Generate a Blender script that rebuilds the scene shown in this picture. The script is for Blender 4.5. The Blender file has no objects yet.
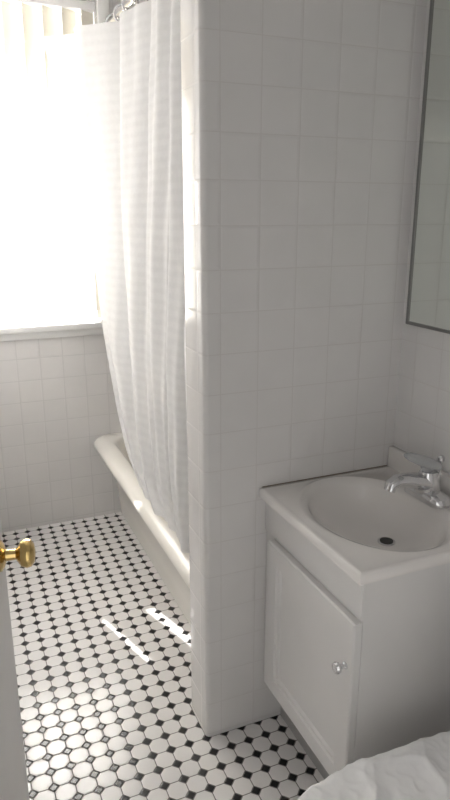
import bpy, bmesh, math, random
from mathutils import Vector, Matrix, noise
random.seed(3)
scene = bpy.context.scene
scene.view_settings.view_transform = 'Standard'
COL = scene.collection

# ---------------------------------------------------------------- materials
class NT:
    def __init__(s, name):
        s.m = bpy.data.materials.new(name); s.m.use_nodes = True
        s.t = s.m.node_tree; s.b = s.t.nodes['Principled BSDF']
        s.out = s.t.nodes['Material Output']
    def n(s, typ, **k):
        nd = s.t.nodes.new(typ)
        for a, v in k.items(): setattr(nd, a, v)
        return nd
    def l(s, a, b): s.t.links.new(a, b)
    def put(s, sock, v):
        if isinstance(v, bpy.types.NodeSocket): s.l(v, sock)
        else: sock.default_value = v
    def math(s, op, a, b=0.0, c=None):
        nd = s.n('ShaderNodeMath', operation=op)
        s.put(nd.inputs[0], a); s.put(nd.inputs[1], b)
        if c is not None: s.put(nd.inputs[2], c)
        return nd.outputs[0]
    def smooth(s, v, lo, hi):
        nd = s.n('ShaderNodeMapRange', interpolation_type='SMOOTHSTEP')
        s.put(nd.inputs['Value'], v); s.put(nd.inputs['From Min'], lo); s.put(nd.inputs['From Max'], hi)
        return nd.outputs[0]
    def mix(s, f, a, b):
        nd = s.n('ShaderNodeMix', data_type='RGBA')
        s.put(nd.inputs[0], f); s.put(nd.inputs[6], a); s.put(nd.inputs[7], b)
        return nd.outputs[2]

def c4(c): return (c[0], c[1], c[2], 1)

def simple(name, col, rough=0.4, metal=0.0, nscale=0, namt=0.03, bump=0.0, **kw):
    M = NT(name); b = M.b
    b.inputs['Roughness'].default_value = rough
    b.inputs['Metallic'].default_value = metal
    b.inputs['Base Color'].default_value = c4(col)
    if nscale:
        g = M.n('ShaderNodeTexCoord'); nz = M.n('ShaderNodeTexNoise')
        nz.inputs['Scale'].default_value = nscale; nz.inputs['Detail'].default_value = 4
        M.l(g.outputs['Object'], nz.inputs['Vector'])
        lo = tuple(max(0, x*(1-namt)) for x in col); hi = tuple(min(1, x*(1+namt)) for x in col)
        M.l(M.mix(nz.outputs['Fac'], c4(lo), c4(hi)), b.inputs['Base Color'])
        if bump:
            bp = M.n('ShaderNodeBump'); bp.inputs['Strength'].default_value = bump
            bp.inputs['Distance'].default_value = 0.002
            M.l(nz.outputs['Fac'], bp.inputs['Height']); M.l(bp.outputs[0], b.inputs['Normal'])
    for k, v in kw.items(): b.inputs[k.replace('_', ' ')].default_value = v
    return M.m

def wall_tile(name, ox, oy, oz, s=0.108, col=(.80,.785,.775), grout=(.69,.67,.655), bs=.4, tilt=1.2):
    M = NT(name)
    geo = M.n('ShaderNodeNewGeometry')
    p = M.n('ShaderNodeSeparateXYZ'); M.l(geo.outputs['Position'], p.inputs[0])
    nn = M.n('ShaderNodeSeparateXYZ'); M.l(geo.outputs['True Normal'], nn.inputs[0])
    def q_(c, o): return M.math('ADD', M.math('DIVIDE', M.math('SUBTRACT', c, o), s), 40.0)
    def edge(c, o):   # 0 at line, .5 at the tile centre
        f = M.math('FRACT', q_(c, o))
        return M.math('SUBTRACT', 0.5, M.math('ABSOLUTE', M.math('SUBTRACT', f, 0.5)))
    ax = M.math('ABSOLUTE', nn.outputs[0]); ay = M.math('ABSOLUTE', nn.outputs[1])
    dx = M.math('ADD', edge(p.outputs[0], ox), M.math('MULTIPLY', M.math('LESS_THAN', ay, .75), 1.0))
    dy = M.math('ADD', edge(p.outputs[1], oy), M.math('MULTIPLY', M.math('LESS_THAN', ax, .75), 1.0))
    dz = edge(p.outputs[2], oz)
    d = M.math('MINIMUM', M.math('MINIMUM', dx, dy), dz)
    g = M.smooth(d, 0.006, 0.02)
    h = M.smooth(d, 0.0, 0.07)
    nz = M.n('ShaderNodeTexNoise'); nz.inputs['Scale'].default_value = 9; M.l(geo.outputs['Position'], nz.inputs['Vector'])
    tc = M.mix(nz.outputs['Fac'], c4(tuple(x*.96 for x in col)), c4(tuple(min(1,x*1.03) for x in col)))
    M.l(M.mix(g, c4(grout), tc), M.b.inputs['Base Color'])
    r = M.math('SUBTRACT', 0.62, M.math('MULTIPLY', g, 0.48))
    M.l(r, M.b.inputs['Roughness'])
    # every tile is set at a slightly different angle
    cell = M.n('ShaderNodeCombineXYZ')
    qx, qy, qz = q_(p.outputs[0], ox), q_(p.outputs[1], oy), q_(p.outputs[2], oz)
    fx_ = M.math('MULTIPLY', M.math('FLOOR', qx), M.math('GREATER_THAN', ay, .75))
    fy_ = M.math('MULTIPLY', M.math('FLOOR', qy), M.math('GREATER_THAN', ax, .75))
    M.l(fx_, cell.inputs[0]); M.l(fy_, cell.inputs[1]); M.l(M.math('FLOOR', qz), cell.inputs[2])
    wn = M.n('ShaderNodeTexWhiteNoise', noise_dimensions='3D'); M.l(cell.outputs[0], wn.inputs['Vector'])
    sc = M.n('ShaderNodeSeparateColor'); M.l(wn.outputs['Color'], sc.inputs[0])
    tz = M.math('MULTIPLY', M.math('SUBTRACT', sc.outputs[0], .5), M.math('FRACT', qz))
    txy = M.math('MULTIPLY', M.math('SUBTRACT', sc.outputs[1], .5), M.math('ADD', M.math('FRACT', qx), M.math('FRACT', qy)))
    th_ = M.math('MULTIPLY', M.math('MULTIPLY', M.math('ADD', tz, txy), h), tilt)
    bp = M.n('ShaderNodeBump'); bp.inputs['Strength'].default_value = bs; bp.inputs['Distance'].default_value = .0012
    hh = M.math('ADD', M.math('ADD', h, th_), M.math('MULTIPLY', nz.outputs['Fac'], .5))
    M.l(hh, bp.inputs['Height']); M.l(bp.outputs[0], M.b.inputs['Normal'])
    return M.m

def floor_tile(name, w=0.0578):
    M = NT(name)
    geo = M.n('ShaderNodeNewGeometry')
    p = M.n('ShaderNodeSeparateXYZ'); M.l(geo.outputs['Position'], p.inputs[0])
    def ab(c, o):
        f = M.math('FRACT', M.math('ADD', M.math('DIVIDE', M.math('SUBTRACT', c, o), w), 60.0))
        return M.math('ABSOLUTE', M.math('SUBTRACT', f, .5))
    a = ab(p.outputs[0], .587); b = ab(p.outputs[1], 1.533)
    K = .285
    m = M.math('SUBTRACT', 1.0, M.math('ADD', a, b))
    dd = M.math('MULTIPLY', M.math('SUBTRACT', K, m), .707)           # dot inside distance
    do = M.math('MINIMUM', M.math('SUBTRACT', .5, M.math('MAXIMUM', a, b)), M.math('MULTIPLY', M.math('SUBTRACT', m, K), .707))
    oct_ = M.smooth(do, 0.012, 0.036)
    dot = M.smooth(dd, 0.014, 0.036)
    nz = M.n('ShaderNodeTexNoise'); nz.inputs['Scale'].default_value = 14; M.l(geo.outputs['Position'], nz.inputs['Vector'])
    gc = M.mix(nz.outputs['Fac'], (.11,.10,.095,1), (.24,.22,.205,1))
    oc = M.mix(nz.outputs['Fac'], (.84,.815,.80,1), (.92,.90,.885,1))
    c = M.mix(oct_, gc, oc)
    c = M.mix(dot, c, (.012,.012,.013,1))
    M.l(c, M.b.inputs['Base Color'])
    tile = M.math('MAXIMUM', oct_, dot)
    M.l(M.math('SUBTRACT', .75, M.math('MULTIPLY', tile, .55)), M.b.inputs['Roughness'])
    hgt = M.math('MAXIMUM', M.smooth(do, .0, .09), M.smooth(dd, 0, .08))
    bp = M.n('ShaderNodeBump'); bp.inputs['Strength'].default_value = .5; bp.inputs['Distance'].default_value = .0015
    M.l(M.math('ADD', hgt, M.math('MULTIPLY', nz.outputs['Fac'], .6)), bp.inputs['Height']); M.l(bp.outputs[0], M.b.inputs['Normal'])
    return M.m

def fabric(name):
    M = NT(name); M.t.nodes.remove(M.b)
    geo = M.n('ShaderNodeNewGeometry'); p = M.n('ShaderNodeSeparateXYZ'); M.l(geo.outputs['Position'], p.inputs[0])
    z = p.outputs[2]
    f = M.math('FRACT', M.math('DIVIDE', z, .036))
    band = M.smooth(M.math('ABSOLUTE', M.math('SUBTRACT', f, .5)), .12, .40)
    wv = M.n('ShaderNodeTexNoise'); wv.inputs['Scale'].default_value = 60; M.l(geo.outputs['Position'], wv.inputs['Vector'])
    di = M.n('ShaderNodeBsdfDiffuse'); tr = M.n('ShaderNodeBsdfTranslucent'); tp = M.n('ShaderNodeBsdfTransparent')
    col = M.mix(wv.outputs['Fac'], (.86,.86,.87,1), (.93,.93,.935,1))
    M.l(col, di.inputs[0]); M.l(col, tr.inputs[0])
    bp = M.n('ShaderNodeBump'); bp.inputs['Strength'].default_value=.08; bp.inputs['Distance'].default_value=.002
    M.l(band, bp.inputs['Height']); M.l(bp.outputs[0], di.inputs['Normal'])
    m1 = M.n('ShaderNodeMixShader'); M.l(M.math('ADD', .37, M.math('MULTIPLY', band, .04)), m1.inputs[0])
    M.l(di.outputs[0], m1.inputs[1]); M.l(tr.outputs[0], m1.inputs[2])
    m2 = M.n('ShaderNodeMixShader'); M.l(M.math('ADD', .05, M.math('MULTIPLY', band, .03)), m2.inputs[0])
    M.l(m1.outputs[0], m2.inputs[1]); M.l(tp.outputs[0], m2.inputs[2])
    M.l(m2.outputs[0], M.out.inputs[0])
    return M.m

def blindmat(name):
    M = NT(name); M.t.nodes.remove(M.b)
    di = M.n('ShaderNodeBsdfDiffuse'); tr = M.n('ShaderNodeBsdfTranslucent')
    g = M.n('ShaderNodeTexCoord'); nz = M.n('ShaderNodeTexNoise'); nz.inputs['Scale'].default_value = 30
    M.l(g.outputs['Object'], nz.inputs['Vector'])
    col = M.mix(nz.outputs['Fac'], (.74,.70,.60,1), (.79,.75,.66,1))
    M.l(col, di.inputs[0]); M.l(col, tr.inputs[0])
    m1 = M.n('ShaderNodeMixShader'); m1.inputs[0].default_value = .035
    M.l(di.outputs[0], m1.inputs[1]); M.l(tr.outputs[0], m1.inputs[2]); M.l(m1.outputs[0], M.out.inputs[0])
    return M.m

T_PART = wall_tile('tile_partition', .635, 1.575, .012)
T_BACK = wall_tile('tile_window_wall', .05, .0, .02, grout=(.66,.65,.64), bs=.45)
FLOOR = floor_tile('octagon_dot_tile')
PAINT = simple('white_wall_paint', (.72,.715,.71), .6, nscale=12, bump=.1)
TRIM = simple('white_trim_paint', (.88,.88,.87), .35, nscale=10)
CAB = simple('white_cabinet_laminate', (.79,.775,.76), .38, nscale=8)
CABD = simple('cabinet_toe_grey', (.45,.44,.43), .6, nscale=8)  # darker grey than the cabinet laminate
MARBLE = simple('cultured_marble', (.91,.88,.85), .14, nscale=6, namt=.02, Coat_Weight=.5)
ENAMEL = simple('porcelain_enamel', (.84,.82,.80), .12, nscale=5, namt=.02)
TUBM = simple('tub_enamel', (.88,.855,.80), .2, nscale=5, namt=.03)
CHROME = simple('chrome', (.72,.72,.73), .12, 1.0, nscale=20, namt=.02)
STEEL = simple('brushed_frame_metal', (.30,.295,.29), .35, 1.0, nscale=40)
BRASS = simple('polished_brass', (.66,.48,.2), .18, 1.0, nscale=20, namt=.05)
MIRROR = simple('mirror_glass', (.74,.77,.73), .02, 1.0, nscale=3, namt=.01)
ACRYL = simple('clear_acrylic', (.85,.86,.87), .08, nscale=10, namt=.01, Transmission_Weight=.6)
DARK = simple('drain_dark', (.02,.02,.02), .5, nscale=10)
DOORM = simple('door_paint', (.66,.655,.65), .4, nscale=9)
CAULK = simple('aged_caulk', (.30,.25,.2), .8, nscale=60, namt=.4)
CLOTH = simple('white_cotton', (.9,.9,.9), .8, nscale=90, namt=.03, bump=.3)
CURT = fabric('sheer_curtain_fabric'); BLIND = blindmat('vertical_blind_vinyl')

# ---------------------------------------------------------------- mesh helpers
def new_obj(name, bm, mats, parent=None, smooth=False, angle=35):
    me = bpy.data.meshes.new(name)
    bmesh.ops.recalc_face_normals(bm, faces=bm.faces)
    if smooth:
        for f in bm.faces: f.smooth = True
        for e in bm.edges:
            if len(e.link_faces) == 2 and e.calc_face_angle(0) > math.radians(angle): e.smooth = False
    bm.to_mesh(me); bm.free()
    for m in (mats if isinstance(mats, list) else [mats]): me.materials.append(m)
    ob = bpy.data.objects.new(name, me); COL.objects.link(ob)
    if parent: ob.parent = parent
    return ob

def add_box(bm, lo, hi, bevel=0, seg=2, mi=0):
    r = bmesh.ops.create_cube(bm, size=1)
    vs = r['verts']
    for v in vs:
        v.co = Vector([(lo[i]+hi[i])/2 + v.co[i]*(hi[i]-lo[i]) for i in range(3)])
    fs = set(f for v in vs for f in v.link_faces)
    for f in fs: f.material_index = mi
    if bevel:
        es = list(set(e for v in vs for e in v.link_edges))
        bmesh.ops.bevel(bm, geom=es, offset=bevel, segments=seg, affect='EDGES', profile=.5)

def boxes(name, lst, mat, parent=None, bevel=0, seg=2):
    bm = bmesh.new()
    for lo, hi in lst: add_box(bm, lo, hi, bevel, seg)
    return new_obj(name, bm, mat, parent, smooth=bevel > 0)

def loft(bm, rings, cap0=False, cap1=False, closed=True, mi=0):
    vr = [[bm.verts.new(p) for p in r] for r in rings]
    n = len(vr[0])
    for a, b in zip(vr[:-1], vr[1:]):
        for i in range(n if closed else n-1):
            j = (i+1) % n
            f = bm.faces.new((a[i], a[j], b[j], b[i])); f.material_index = mi
    if cap0: bm.faces.new(vr[0][::-1]).material_index = mi
    if cap1: bm.faces.new(vr[-1]).material_index = mi
    return vr

def tube(bm, pts, radii, n=16, squash=1.0, caps=True, mi=0):
    pts = [Vector(p) for p in pts]
    rings = []; up = None
    for i, p in enumerate(pts):
        t = (pts[min(i+1, len(pts)-1)] - pts[max(i-1, 0)]).normalized()
        if up is None:
            up = Vector((0,0,1)) if abs(t.z) < .9 else Vector((0,1,0))
        s = t.cross(up).normalized(); u = s.cross(t).normalized(); up = u
        r = radii[i] if isinstance(radii, (list, tuple)) else radii
        rings.append([p + s*math.cos(a)*r + u*math.sin(a)*r*squash for a in [2*math.pi*k/n for k in range(n)]])
    loft(bm, rings, caps, caps, mi=mi)

def revolve(bm, base, axis, prof, n=24, mi=0):
    base = Vector(base); axis = Vector(axis).normalized()
    s = axis.orthogonal().normalized(); u = axis.cross(s)
    rings = [[base + axis*h + (s*math.cos(a)+u*math.sin(a))*r for a in [2*math.pi*k/n for k in range(n)]] for h, r in prof]
    loft(bm, rings, True, True, mi=mi)

def empty(name, loc=(0,0,0)):
    e = bpy.data.objects.new(name, None); e.empty_display_size = .05
    COL.objects.link(e); return e

def torus(bm, c, R, r, axis='Y', n=20, m=8):
    rings = []
    for i in range(n+1):
        a = 2*math.pi*i/n
        ring = []
        for j in range(m):
            b = 2*math.pi*j/m
            rr = R + r*math.cos(b)
            ring.append(Vector(c)+Vector((rr*math.cos(a), r*math.sin(b), rr*math.sin(a))))
        rings.append(ring)
    loft(bm, rings)

# ---------------------------------------------------------------- room dims
XL, XR, XA = -.15, 1.21, 1.40
YF, YP0, YP1, YB = -.55, 1.533, 1.68, 3.19
H = 2.55
WX0, WX1, WZ0, WZ1 = -.06, .735, 1.03, 2.455

boxes('floor', [((XL-.1, YF-.1, -.1), (XA+.1, YB+.15, 0))], FLOOR)
boxes('ceiling', [((XL-.1, YF-.1, H), (XA+.1, YB+.15, H+.1))], PAINT)
boxes('wall_back', [((XL-.1, YB, 0), (WX0, YB+.15, H)), ((WX1, YB, 0), (XA+.1, YB+.15, H)),
                    ((WX0, YB, 0), (WX1, YB+.15, WZ0)), ((WX0, YB, WZ1), (WX1, YB+.15, H))], T_BACK)
boxes('wall_left', [((XL-.1, .47, 0), (XL, YB, H)), ((XL-.1, YF, 0), (XL, -.33, H)), ((XL-.1, -.33, 2.06), (XL, .47, H))], T_PART)
boxes('wall_front', [((XL-.1, YF-.1, 0), (XA+.1, YF, H))], PAINT)
boxes('wall_right', [((XR, YF, 0), (XA+.1, YP0, H))], T_PART)
boxes('wall_alcove', [((XA, YP1, 0), (XA+.1, YB, H))], T_BACK)
# partition with bullnose end
bm = bmesh.new()
add_box(bm, (.587, YP0, 0), (XA+.1, YP1, H))
es = [e for e in bm.edges if all(abs(v.co.x-.587) < 1e-4 for v in e.verts) and abs(e.verts[0].co.z-e.verts[1].co.z) > 1]
bmesh.ops.bevel(bm, geom=es, offset=.016, segments=6, affect='EDGES', profile=.5)
new_obj('wall_partition', bm, T_PART, smooth=True, angle=40)

# door trim
boxes('trim_1', [((XL-.1, -.36, 0), (XL+.012, -.30, 2.1)), ((XL-.1, .44, 0), (XL+.012, .50, 2.1)), ((XL-.1, -.36, 2.04), (XL+.012, .50, 2.1))], TRIM, bevel=.003)

# ---------------------------------------------------------------- window
win = empty('window_1')
boxes('casing', [((WX0-.05, YB-.018, WZ0), (WX0, YB-.0005, WZ1+.05)), ((WX1, YB-.018, WZ0), (WX1+.05, YB-.0005, WZ1+.05)),
                 ((WX0, YB-.018, WZ1), (WX1, YB-.0005, WZ1+.05))], TRIM, win, .003)
boxes('sill', [((WX0-.07, YB-.05, WZ0-.012), (WX1+.06, YB+.14, WZ0+.016)), ((WX0-.05, YB-.02, WZ0-.05), (WX1+.04, YB-.0005, WZ0-.012))], TRIM, win, .005)
fz0, fz1 = WZ0+.016, WZ1
y0, y1 = YB+.095, YB+.135
boxes('sash', [((WX0, y0, fz0), (WX0+.025, y1, fz1)), ((WX1-.025, y0, fz0), (WX1, y1, fz1)), ((WX0, y0, fz0), (WX1, y1, fz0+.03)),
               ((WX0, y0, fz1-.03), (WX1, y1, fz1))], TRIM, win, .003)
bl = empty('vertical_blinds')
bm = bmesh.new()
SP = .084
centres = [-.018, .066, .066+SP+.014, .066+2*SP+.014]
c0 = centres[-1]+SP+.036
while c0 < WX1-.03: centres.append(c0); c0 += SP
for x in centres:
    a = math.radians(32); hw = .042
    cols = []
    for i in range(9):
        t = (i/8-.5)*2
        bow = .006*(1-t*t)
        cols.append((x + hw*t*math.cos(a) - bow*math.sin(a), YB+.045 + hw*t*math.sin(a)+bow*math.cos(a)))
    cols = [(min(max(cx, WX0+.003), WX1-.003), cy) for cx, cy in cols]
    loft(bm, [[Vector((cx, cy, z)) for cx, cy in cols] for z in (fz0+.008, 1.7, WZ1-.035)], closed=False)
new_obj('slats', bm, BLIND, bl, smooth=True)
boxes('headrail', [((WX0+.003, YB+.02, WZ1-.035), (WX1-.003, YB+.065, WZ1-.001))], TRIM, bl, .003)
# unseen board added outside to block high sun and shorten the floor streaks
boxes('sun_blocker', [((-1.5, YB+.80, 1.50+.80*1.18), (2.0, YB+.82, 3.6))], PAINT)

# ---------------------------------------------------------------- bathtub
def rrect(x0, x1, y0, y1, r, z, n=8):
    pts = []
    for cx, cy, a0 in ((x1-r, y1-r, 0), (x0+r, y1-r, 90), (x0+r, y0+r, 180), (x1-r, y0+r, 270)):
        for i in range(n+1):
            a = math.radians(a0+90*i/n); pts.append(Vector((cx+r*math.cos(a), cy+r*math.sin(a), z)))
    return pts
bm = bmesh.new()
ya, yb, xb = YP1+.004, YB-.004, XA-.004
R = []
for x0, z, r in ((.735,.0,.01),(.728,.10,.01),(.70,.36,.02),(.66,.385,.02),(.63,.388,.03),(.608,.40,.04),(.599,.418,.05),(.603,.436,.05),(.618,.449,.05),(.645,.455,.05)):
    R.append(rrect(x0, xb, ya, yb, r, z))
for x0, d, z, r in ((.675,.045,.455,.10),(.69,.058,.447,.11),(.70,.068,.42,.12),(.725,.10,.25,.13),(.76,.14,.12,.14),(.82,.2,.085,.12),(.9,.28,.08,.08)):
    R.append(rrect(x0, xb-d, ya+d*1.1, yb-d*1.1, r, z))
loft(bm, R, False, True)
new_obj('bathtub', bm, TUBM, smooth=True, angle=60)

# ---------------------------------------------------------------- shower curtain + rod
RX, RZ = .745, 2.315
rod = empty('shower_curtain_rod')
bm = bmesh.new()
tube(bm, [(RX, YP1+.002, RZ), (RX, YB-.019, RZ)], .0135, 16)
revolve(bm, (RX, YB-.0185, RZ), (0,-1,0), [(0,.03),(.006,.03),(.012,.02),(.03,.018)])
revolve(bm, (RX, YP1+.001, RZ), (0,1,0), [(0,.03),(.006,.03),(.012,.02),(.03,.018)])
new_obj('rod', bm, CHROME, rod, smooth=True)
bm = bmesh.new()
for k in range(11):
    Y = 1.76+k*(3.04-1.76)/10
    torus(bm, (RX-.004, Y, RZ-.013), .033, .0045)
new_obj('rings', bm, CHROME, rod, smooth=True, angle=80)
def interp(z, tab):
    tab = sorted(tab)
    if z <= tab[0][0]: return tab[0][1]
    for (a, b), (c, d) in zip(tab[:-1], tab[1:]):
        if z <= c:
            t = (z-a)/(c-a); return b+(d-b)*t
    return tab[-1][1]
def yfar(z): return interp(z, [(.46,2.46),(.55,2.68),(.7,2.82),(1.03,2.96),(1.5,3.06),(2.3,3.09)])
def xb_(z): return interp(z, [(.46,.650),(.9,.66),(1.5,.69),(2.3,.735)])
def cpos(s, z):
    w = min(1, max(0, (z-.46)/1.84))
    Y = 1.71 + (yfar(z)-1.71)*s
    ph = 2*math.pi*(6.0*s + .35*math.sin(5*s) )
    amp = (.020 + .015*w)*(0.65+.35*math.sin(9*s+1))
    X = xb_(z) - .25*w**2.2*max(0, (s-.6)/.4)**1.3
    if z < .9: amp *= .8
    X += amp*math.sin(ph + .25*math.sin(3*z)) + .006*math.sin(2.3*ph+2*z)
    X += .012*noise.noise(Vector((s*6, z*1.5, 0))) + .005*noise.noise(Vector((s*25, z*4, 2)))
    Y += .012*math.cos(ph)
    return Vector((X, Y, z))
bm = bmesh.new()
rows = []
NS, NZ = 260, 70
for j in range(NZ+1):
    z = .462 + (2.263-.462)*(j/NZ)
    rows.append([cpos(i/NS, z) for i in range(NS+1)])
loft(bm, rows, closed=False)
new_obj('shower_curtain', bm, CURT, None, smooth=True, angle=80)

# ---------------------------------------------------------------- vanity
van = empty('bathroom_vanity')
cz0, cz1 = .15, .775
CX0 = .778; CY0, CY1 = 1.045, YP0-.003
t_ = .016
boxes('cabinet', [((CX0, CY0, cz0), (CX0+t_, CY1, cz1)), ((CX0+t_, CY0, cz0), (XR-.002, CY0+t_, cz1)),
                  ((CX0+t_, CY1-t_, cz0), (XR-.002, CY1, cz1)), ((CX0+t_, CY0+t_, cz0), (XR-.002, CY1-t_, cz0+t_))], CAB, van)
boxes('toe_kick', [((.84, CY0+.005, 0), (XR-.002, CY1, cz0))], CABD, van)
boxes('top_rail', [((CX0-.006, CY0, .675), (CX0+.001, CY1, cz1-.002))], CAB, van, .002)
bm = bmesh.new()
dx0, dx1 = CX0-.022, CX0-.001
dy0, dy1, dz0, dz1 = 1.046, 1.478, .185, .668
def rring(x, ins):
    return [Vector((x, dy0+ins, dz0+ins)), Vector((x, dy1-ins, dz0+ins)), Vector((x, dy1-ins, dz1-ins)), Vector((x, dy0+ins, dz1-ins))]
loft(bm, [rring(dx1, 0), rring(dx0+.004, 0), rring(dx0, .004), rring(dx0, .050), rring(dx0+.006, .053), rring(dx0+.006,.060), rring(dx0+.012, .066), rring(dx0+.012, .072)], True, True)
new_obj('door_panel', bm, CAB, van)
bm = bmesh.new()
revolve(bm, (dx0, 1.072, .545), (-1,0,0), [(0,.009),(.003,.009),(.006,.006),(.014,.006),(.018,.012),(.024,.0145),(.029,.012),(.032,.004)])
new_obj('knob', bm, CHROME, van, smooth=True)
# countertop with integral basin
bm = bmesh.new()
bc = Vector((.965, 1.280)); kx0, kx1, ky0, ky1 = .752, XR-.002, 1.030, YP0-.003
angs = [2*math.pi*i/72 for i in range(72)]
for cx in (kx0, kx1):
    for cy in (ky0, ky1): angs.append(math.atan2(cy-bc.y, cx-bc.x) % (2*math.pi))
angs = sorted(set(round(a, 6) for a in angs))
def rectring(ins, z):
    out = []
    for a in angs:
        dx, dy = math.cos(a), math.sin(a)
        tx = ((kx1-bc.x) if dx > 0 else (kx0-bc.x))/dx if abs(dx) > 1e-6 else 1e9
        ty = ((ky1-bc.y) if dy > 0 else (ky0-bc.y))/dy if abs(dy) > 1e-6 else 1e9
        t = min(tx, ty)
        px, py = bc.x+dx*t, bc.y+dy*t
        px = min(max(px, kx0+ins), kx1-ins); py = min(max(py, ky0+ins), ky1-ins)
        out.append(Vector((px, py, z)))
    return out
def ell(rx, ry, z, ox=0, oy=0): return [Vector((bc.x+ox+rx*math.cos(a), bc.y+oy+ry*math.sin(a), z)) for a in angs]
TZ = .806
DX, DY, DZ = .055, .012, .108
loft(bm, [rectring(.030,.7755), rectring(.006,.7755), rectring(0,.779), rectring(0,TZ-.004), rectring(.004,TZ), rectring(.010,TZ),
          ell(.192,.238,TZ), ell(.187,.233,TZ+.0035), ell(.180,.226,TZ+.0035), ell(.173,.219,TZ-.001), ell(.164,.212,TZ-.004), ell(.157,.205,TZ-.014),
          ell(.146,.190,TZ-.040,.002,.002), ell(.128,.165,TZ-.068,.010,.004), ell(.096,.124,TZ-.090,.022,.007), ell(.058,.075,TZ-.103,.040,.010), ell(.022,.024,TZ-DZ,DX,DY)], False, True)
new_obj('countertop_basin', bm, MARBLE, van, smooth=True, angle=50)
boxes('backsplash', [((XR-.022, ky0, TZ-.001), (XR-.002, ky1, TZ+.065))], MARBLE, van, .004)
boxes('caulk_line', [((kx0+.01, YP0-.004, TZ), (kx1-.02, YP0-.001, TZ+.002))], CAULK, van)
bm = bmesh.new()
revolve(bm, (bc.x+DX, bc.y+DY, TZ-DZ-.0005), (0,0,1), [(0,.024),(.003,.024),(.004,.020)])
new_obj('drain_ring', bm, CHROME, van, smooth=True)
bm = bmesh.new()
revolve(bm, (bc.x+DX, bc.y+DY, TZ-DZ+.003), (0,0,1), [(0,.018),(.002,.018)])
new_obj('drain_stopper', bm, DARK, van)
# faucet
fau = empty('basin_faucet')
FM = Matrix.Translation((1.140, 1.288, TZ+.004)) @ Matrix.Scale(1.3, 4)
def fobj(name, bm, mat):
    bm.transform(FM); return new_obj(name, bm, mat, fau, smooth=True)
bm = bmesh.new()
rings = []
for z, s in ((0,1.0),(.008,1.0),(.016,.93),(.020,.8)):
    r = []
    for k in range(32):
        a = 2*math.pi*(k+.5)/32
        r.append(Vector((.024*s*math.cos(a), (.036 if math.sin(a) > 0 else -.036)*s+.024*s*math.sin(a), z)))
    rings.append(r)
loft(bm, rings, True, True)
revolve(bm, (0,0,.015), (0,0,1), [(0,.026),(.02,.024),(.035,.022),(.045,.018),(.05,.008)])
fobj('base', bm, CHROME)
bm = bmesh.new()
tube(bm, [(.005,0,.030),(-.03,0,.042),(-.06,0,.049),(-.080,0,.050),(-.093,0,.044),(-.097,0,.032)], [.024,.021,.018,.016,.0145,.013], squash=.8)
fobj('spout', bm, CHROME)
bm = bmesh.new()
tube(bm, [(0,0,.055),(-.004,0,.066),(-.008,.002,.074)], [.013,.012,.012])
tube(bm, [(.018,-.006,.070),(-.01,.002,.080),(-.04,.012,.092),(-.052,.015,.096)], [.015,.019,.014,.007], squash=.65)
fobj('lever_handle', bm, ACRYL)
bm = bmesh.new()
tube(bm, [(.020,-.01,.01),(.020,-.01,.082)], .003, 10)
revolve(bm, (.020,-.01,.080), (0,0,1), [(0,.004),(.004,.0075),(.010,.0075),(.014,.004)])
fobj('lift_rod', bm, CHROME)

# ---------------------------------------------------------------- mirror
mir = empty('wall_mirror')
my0, my1, mz0, mz1 = .72, 1.502, 1.25, 2.18
boxes('glass', [((XR-.012, my0+.005, mz0+.005), (XR-.002, my1-.005, mz1-.005))], MIRROR, mir)
boxes('frame', [((XR-.016, my0, mz0), (XR-.001, my0+.009, mz1)), ((XR-.016, my1-.009, mz0), (XR-.001, my1, mz1)),
                ((XR-.016, my0, mz0), (XR-.001, my1, mz0+.009)), ((XR-.016, my0, mz1-.009), (XR-.001, my1, mz1))], STEEL, mir, .002)

# ---------------------------------------------------------------- toilet
toi = empty('toilet')
tcy = .725
def egg(x0, x1, hw, z, n=40):
    x0 -= .035
    pts = []
    cx = x0 + (x1-x0)*.55
    for k in range(n):
        a = 2*math.pi*k/n
        c, s = math.cos(a), math.sin(a)
        rx = (x1-cx) if c > 0 else (cx-x0)
        pw = .75 if c > 0 else 1.0
        pts.append(Vector((cx + rx*math.copysign(abs(c)**pw, c), tcy + hw*math.copysign(abs(s)**(.9 if c<0 else .75), s), z)))
    return pts
bm = bmesh.new()
loft(bm, [egg(.62,1.12,.105,0), egg(.63,1.12,.10,.03), egg(.64,1.10,.09,.14), egg(.60,1.08,.11,.22), egg(.545,1.04,.155,.31), egg(.52,1.02,.175,.37), egg(.515,1.02,.18,.382), egg(.53,1.0,.165,.384)], True, True)
new_obj('bowl', bm, ENAMEL, toi, smooth=True, angle=50)
bm = bmesh.new()
loft(bm, [egg(.512,.985,.178,.386), egg(.505,.985,.186,.392), egg(.505,.985,.186,.402), egg(.512,.98,.180,.406)], True, True)
new_obj('seat', bm, ENAMEL, toi, smooth=True, angle=50)
bm = bmesh.new()
loft(bm, [egg(.512,.985,.178,.4065), egg(.503,.985,.188,.411), egg(.506,.985,.185,.422), egg(.54,.96,.155,.428)], True, True)
new_obj('lid', bm, ENAMEL, toi, smooth=True, angle=50)
boxes('tank', [((1.01, tcy-.21, .385), (XR-.012, tcy+.205, .73))], ENAMEL, toi, .025, 4)
boxes('tank_lid', [((1.0, tcy-.218, .731), (XR-.008, tcy+.213, .762))], ENAMEL, toi, .01, 3)
boxes('tank_bridge', [((.95, tcy-.09, .30), (1.06, tcy+.09, .39))], ENAMEL, toi, .02, 3)
bm = bmesh.new()
tube(bm, [(1.012,tcy+.15,.66),(.995,tcy+.15,.66),(.99,tcy+.13,.657),(.988,tcy+.085,.65)], [.008,.007,.006,.007])
new_obj('flush_lever', bm, CHROME, toi, smooth=True)
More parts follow.
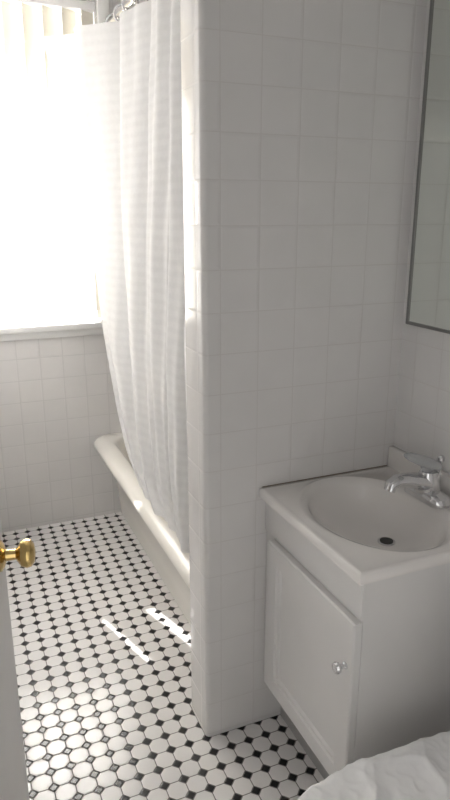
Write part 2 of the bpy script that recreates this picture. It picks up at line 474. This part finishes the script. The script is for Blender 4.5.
# crumpled towel on the lid
bm = bmesh.new()
NX, NY = 170, 130
rows = []
def ridge(x, y, z): return 1-abs(noise.noise(Vector((x, y, z))))*1.6
for i in range(NX+1):
    row = []
    for j in range(NY+1):
        X = .405 + (.985-.405)*i/NX; Y = tcy-.225 + .45*j/NY
        cx = .77
        rx = .325 if X < cx else .40
        q = (abs((X-cx)/rx)**2.8 + abs((Y-tcy)/.196)**2.8)**(1/2.8)
        out = max(0, q-.97)*.2
        wx = X + .02*noise.noise(Vector((X*9, Y*9, 9))); wy = Y + .02*noise.noise(Vector((X*9, Y*9, 19)))
        n1 = ridge(wx*6, wy*6, .3); n2 = ridge(wx*14+3, wy*10, 1.7); n3 = ridge(wx*30, wy*30, 4)
        z = .431 + .012*max(0,n1)**2 + .008*max(0,n2)**2 + .003*max(0,n3)**2
        if out > 0:
            z -= min(.10, out*2.2)
            k = 1 - min(.05, out*.25)
            X = cx+(X-cx)*k; Y = tcy+(Y-tcy)*k
        row.append(Vector((X, Y, z)))
    rows.append(row)
loft(bm, rows, closed=False)
new_obj('crumpled_towel', bm, CLOTH, None, smooth=True, angle=80)

# ---------------------------------------------------------------- entry door (open, swung along the left wall)
hp = Vector((-.094, .475, 0)); tip = Vector((.047, 1.25, 0))
d = (tip-hp); L = d.length; ang = math.atan2(d.y, d.x)
door = empty('door_1')
def place(o):
    o.matrix_local = Matrix.Translation(hp) @ Matrix.Rotation(ang, 4, 'Z')
bm = bmesh.new()
th = .035
add_box(bm, (0, 0, .012), (L, th, 2.03), .002)
o = new_obj('leaf', bm, DOORM, door, smooth=True); place(o)
for fy_, tag in ((-1, 'room'), (1, 'back')):
    bm = bmesh.new()
    yb0 = 0 if fy_ < 0 else th
    revolve(bm, (L-.062, yb0, .925), (0, fy_, 0), [(0,.030),(.004,.030),(.009,.022),(.012,.011),(.030,.010),(.034,.016),(.040,.0245),(.050,.028),(.058,.026),(.064,.018),(.066,.006)], 28)
    o = new_obj('knob_'+tag, bm, BRASS, door, smooth=True); place(o)
bm = bmesh.new(); add_box(bm, (L-.001, .006, .875), (L+.0012, th-.006, .975)); add_box(bm, (L, .011, .915), (L+.010, th-.011, .935))
o = new_obj('latch_plate', bm, BRASS, door); place(o)
bm = bmesh.new()
for z in (.2, 1.05, 1.85): tube(bm, [(-.004,.0,z-.045),(-.004,.0,z+.045)], .006, 10)
o = new_obj('hinges', bm, BRASS, door, smooth=True); place(o)

# ---------------------------------------------------------------- lights
w = bpy.data.worlds.new('World'); scene.world = w; w.use_nodes = True
bg = w.node_tree.nodes['Background']; bg.inputs[0].default_value = (1,.985,.97,1); bg.inputs[1].default_value = 1.15
def area(name, loc, rot, sx, sy, e, col):
    l = bpy.data.lights.new(name, 'AREA'); l.shape = 'RECTANGLE'; l.size = sx; l.size_y = sy; l.energy = e; l.color = col
    o = bpy.data.objects.new(name, l); COL.objects.link(o); o.location = loc; o.rotation_euler = rot; return o
area('window_daylight', (.34, YB+.28, 1.47), (math.radians(-90), 0, 0), 1.2, 1.26, 170, (1,.99,.98))
sl = bpy.data.lights.new('sun', 'SUN'); sl.energy = 11; sl.angle = math.radians(.6); sl.color = (1,.98,.95)
so = bpy.data.objects.new('sun', sl); COL.objects.link(so); so.location = (0, 5, 4)
so.rotation_euler = Vector((.32, -1, -1.18)).to_track_quat('-Z', 'Y').to_euler()

# ---------------------------------------------------------------- camera
cam = bpy.data.cameras.new('Camera'); co = bpy.data.objects.new('Camera', cam); COL.objects.link(co)
cam.sensor_fit = 'VERTICAL'; cam.sensor_height = 36; cam.lens = 650/800*36; cam.clip_start = .02
yaw, pit = math.radians(22.9), math.radians(15.9)
co.location = (0, 0, 1.55)
co.rotation_euler = (math.radians(90)-pit, 0, -yaw)
scene.camera = co
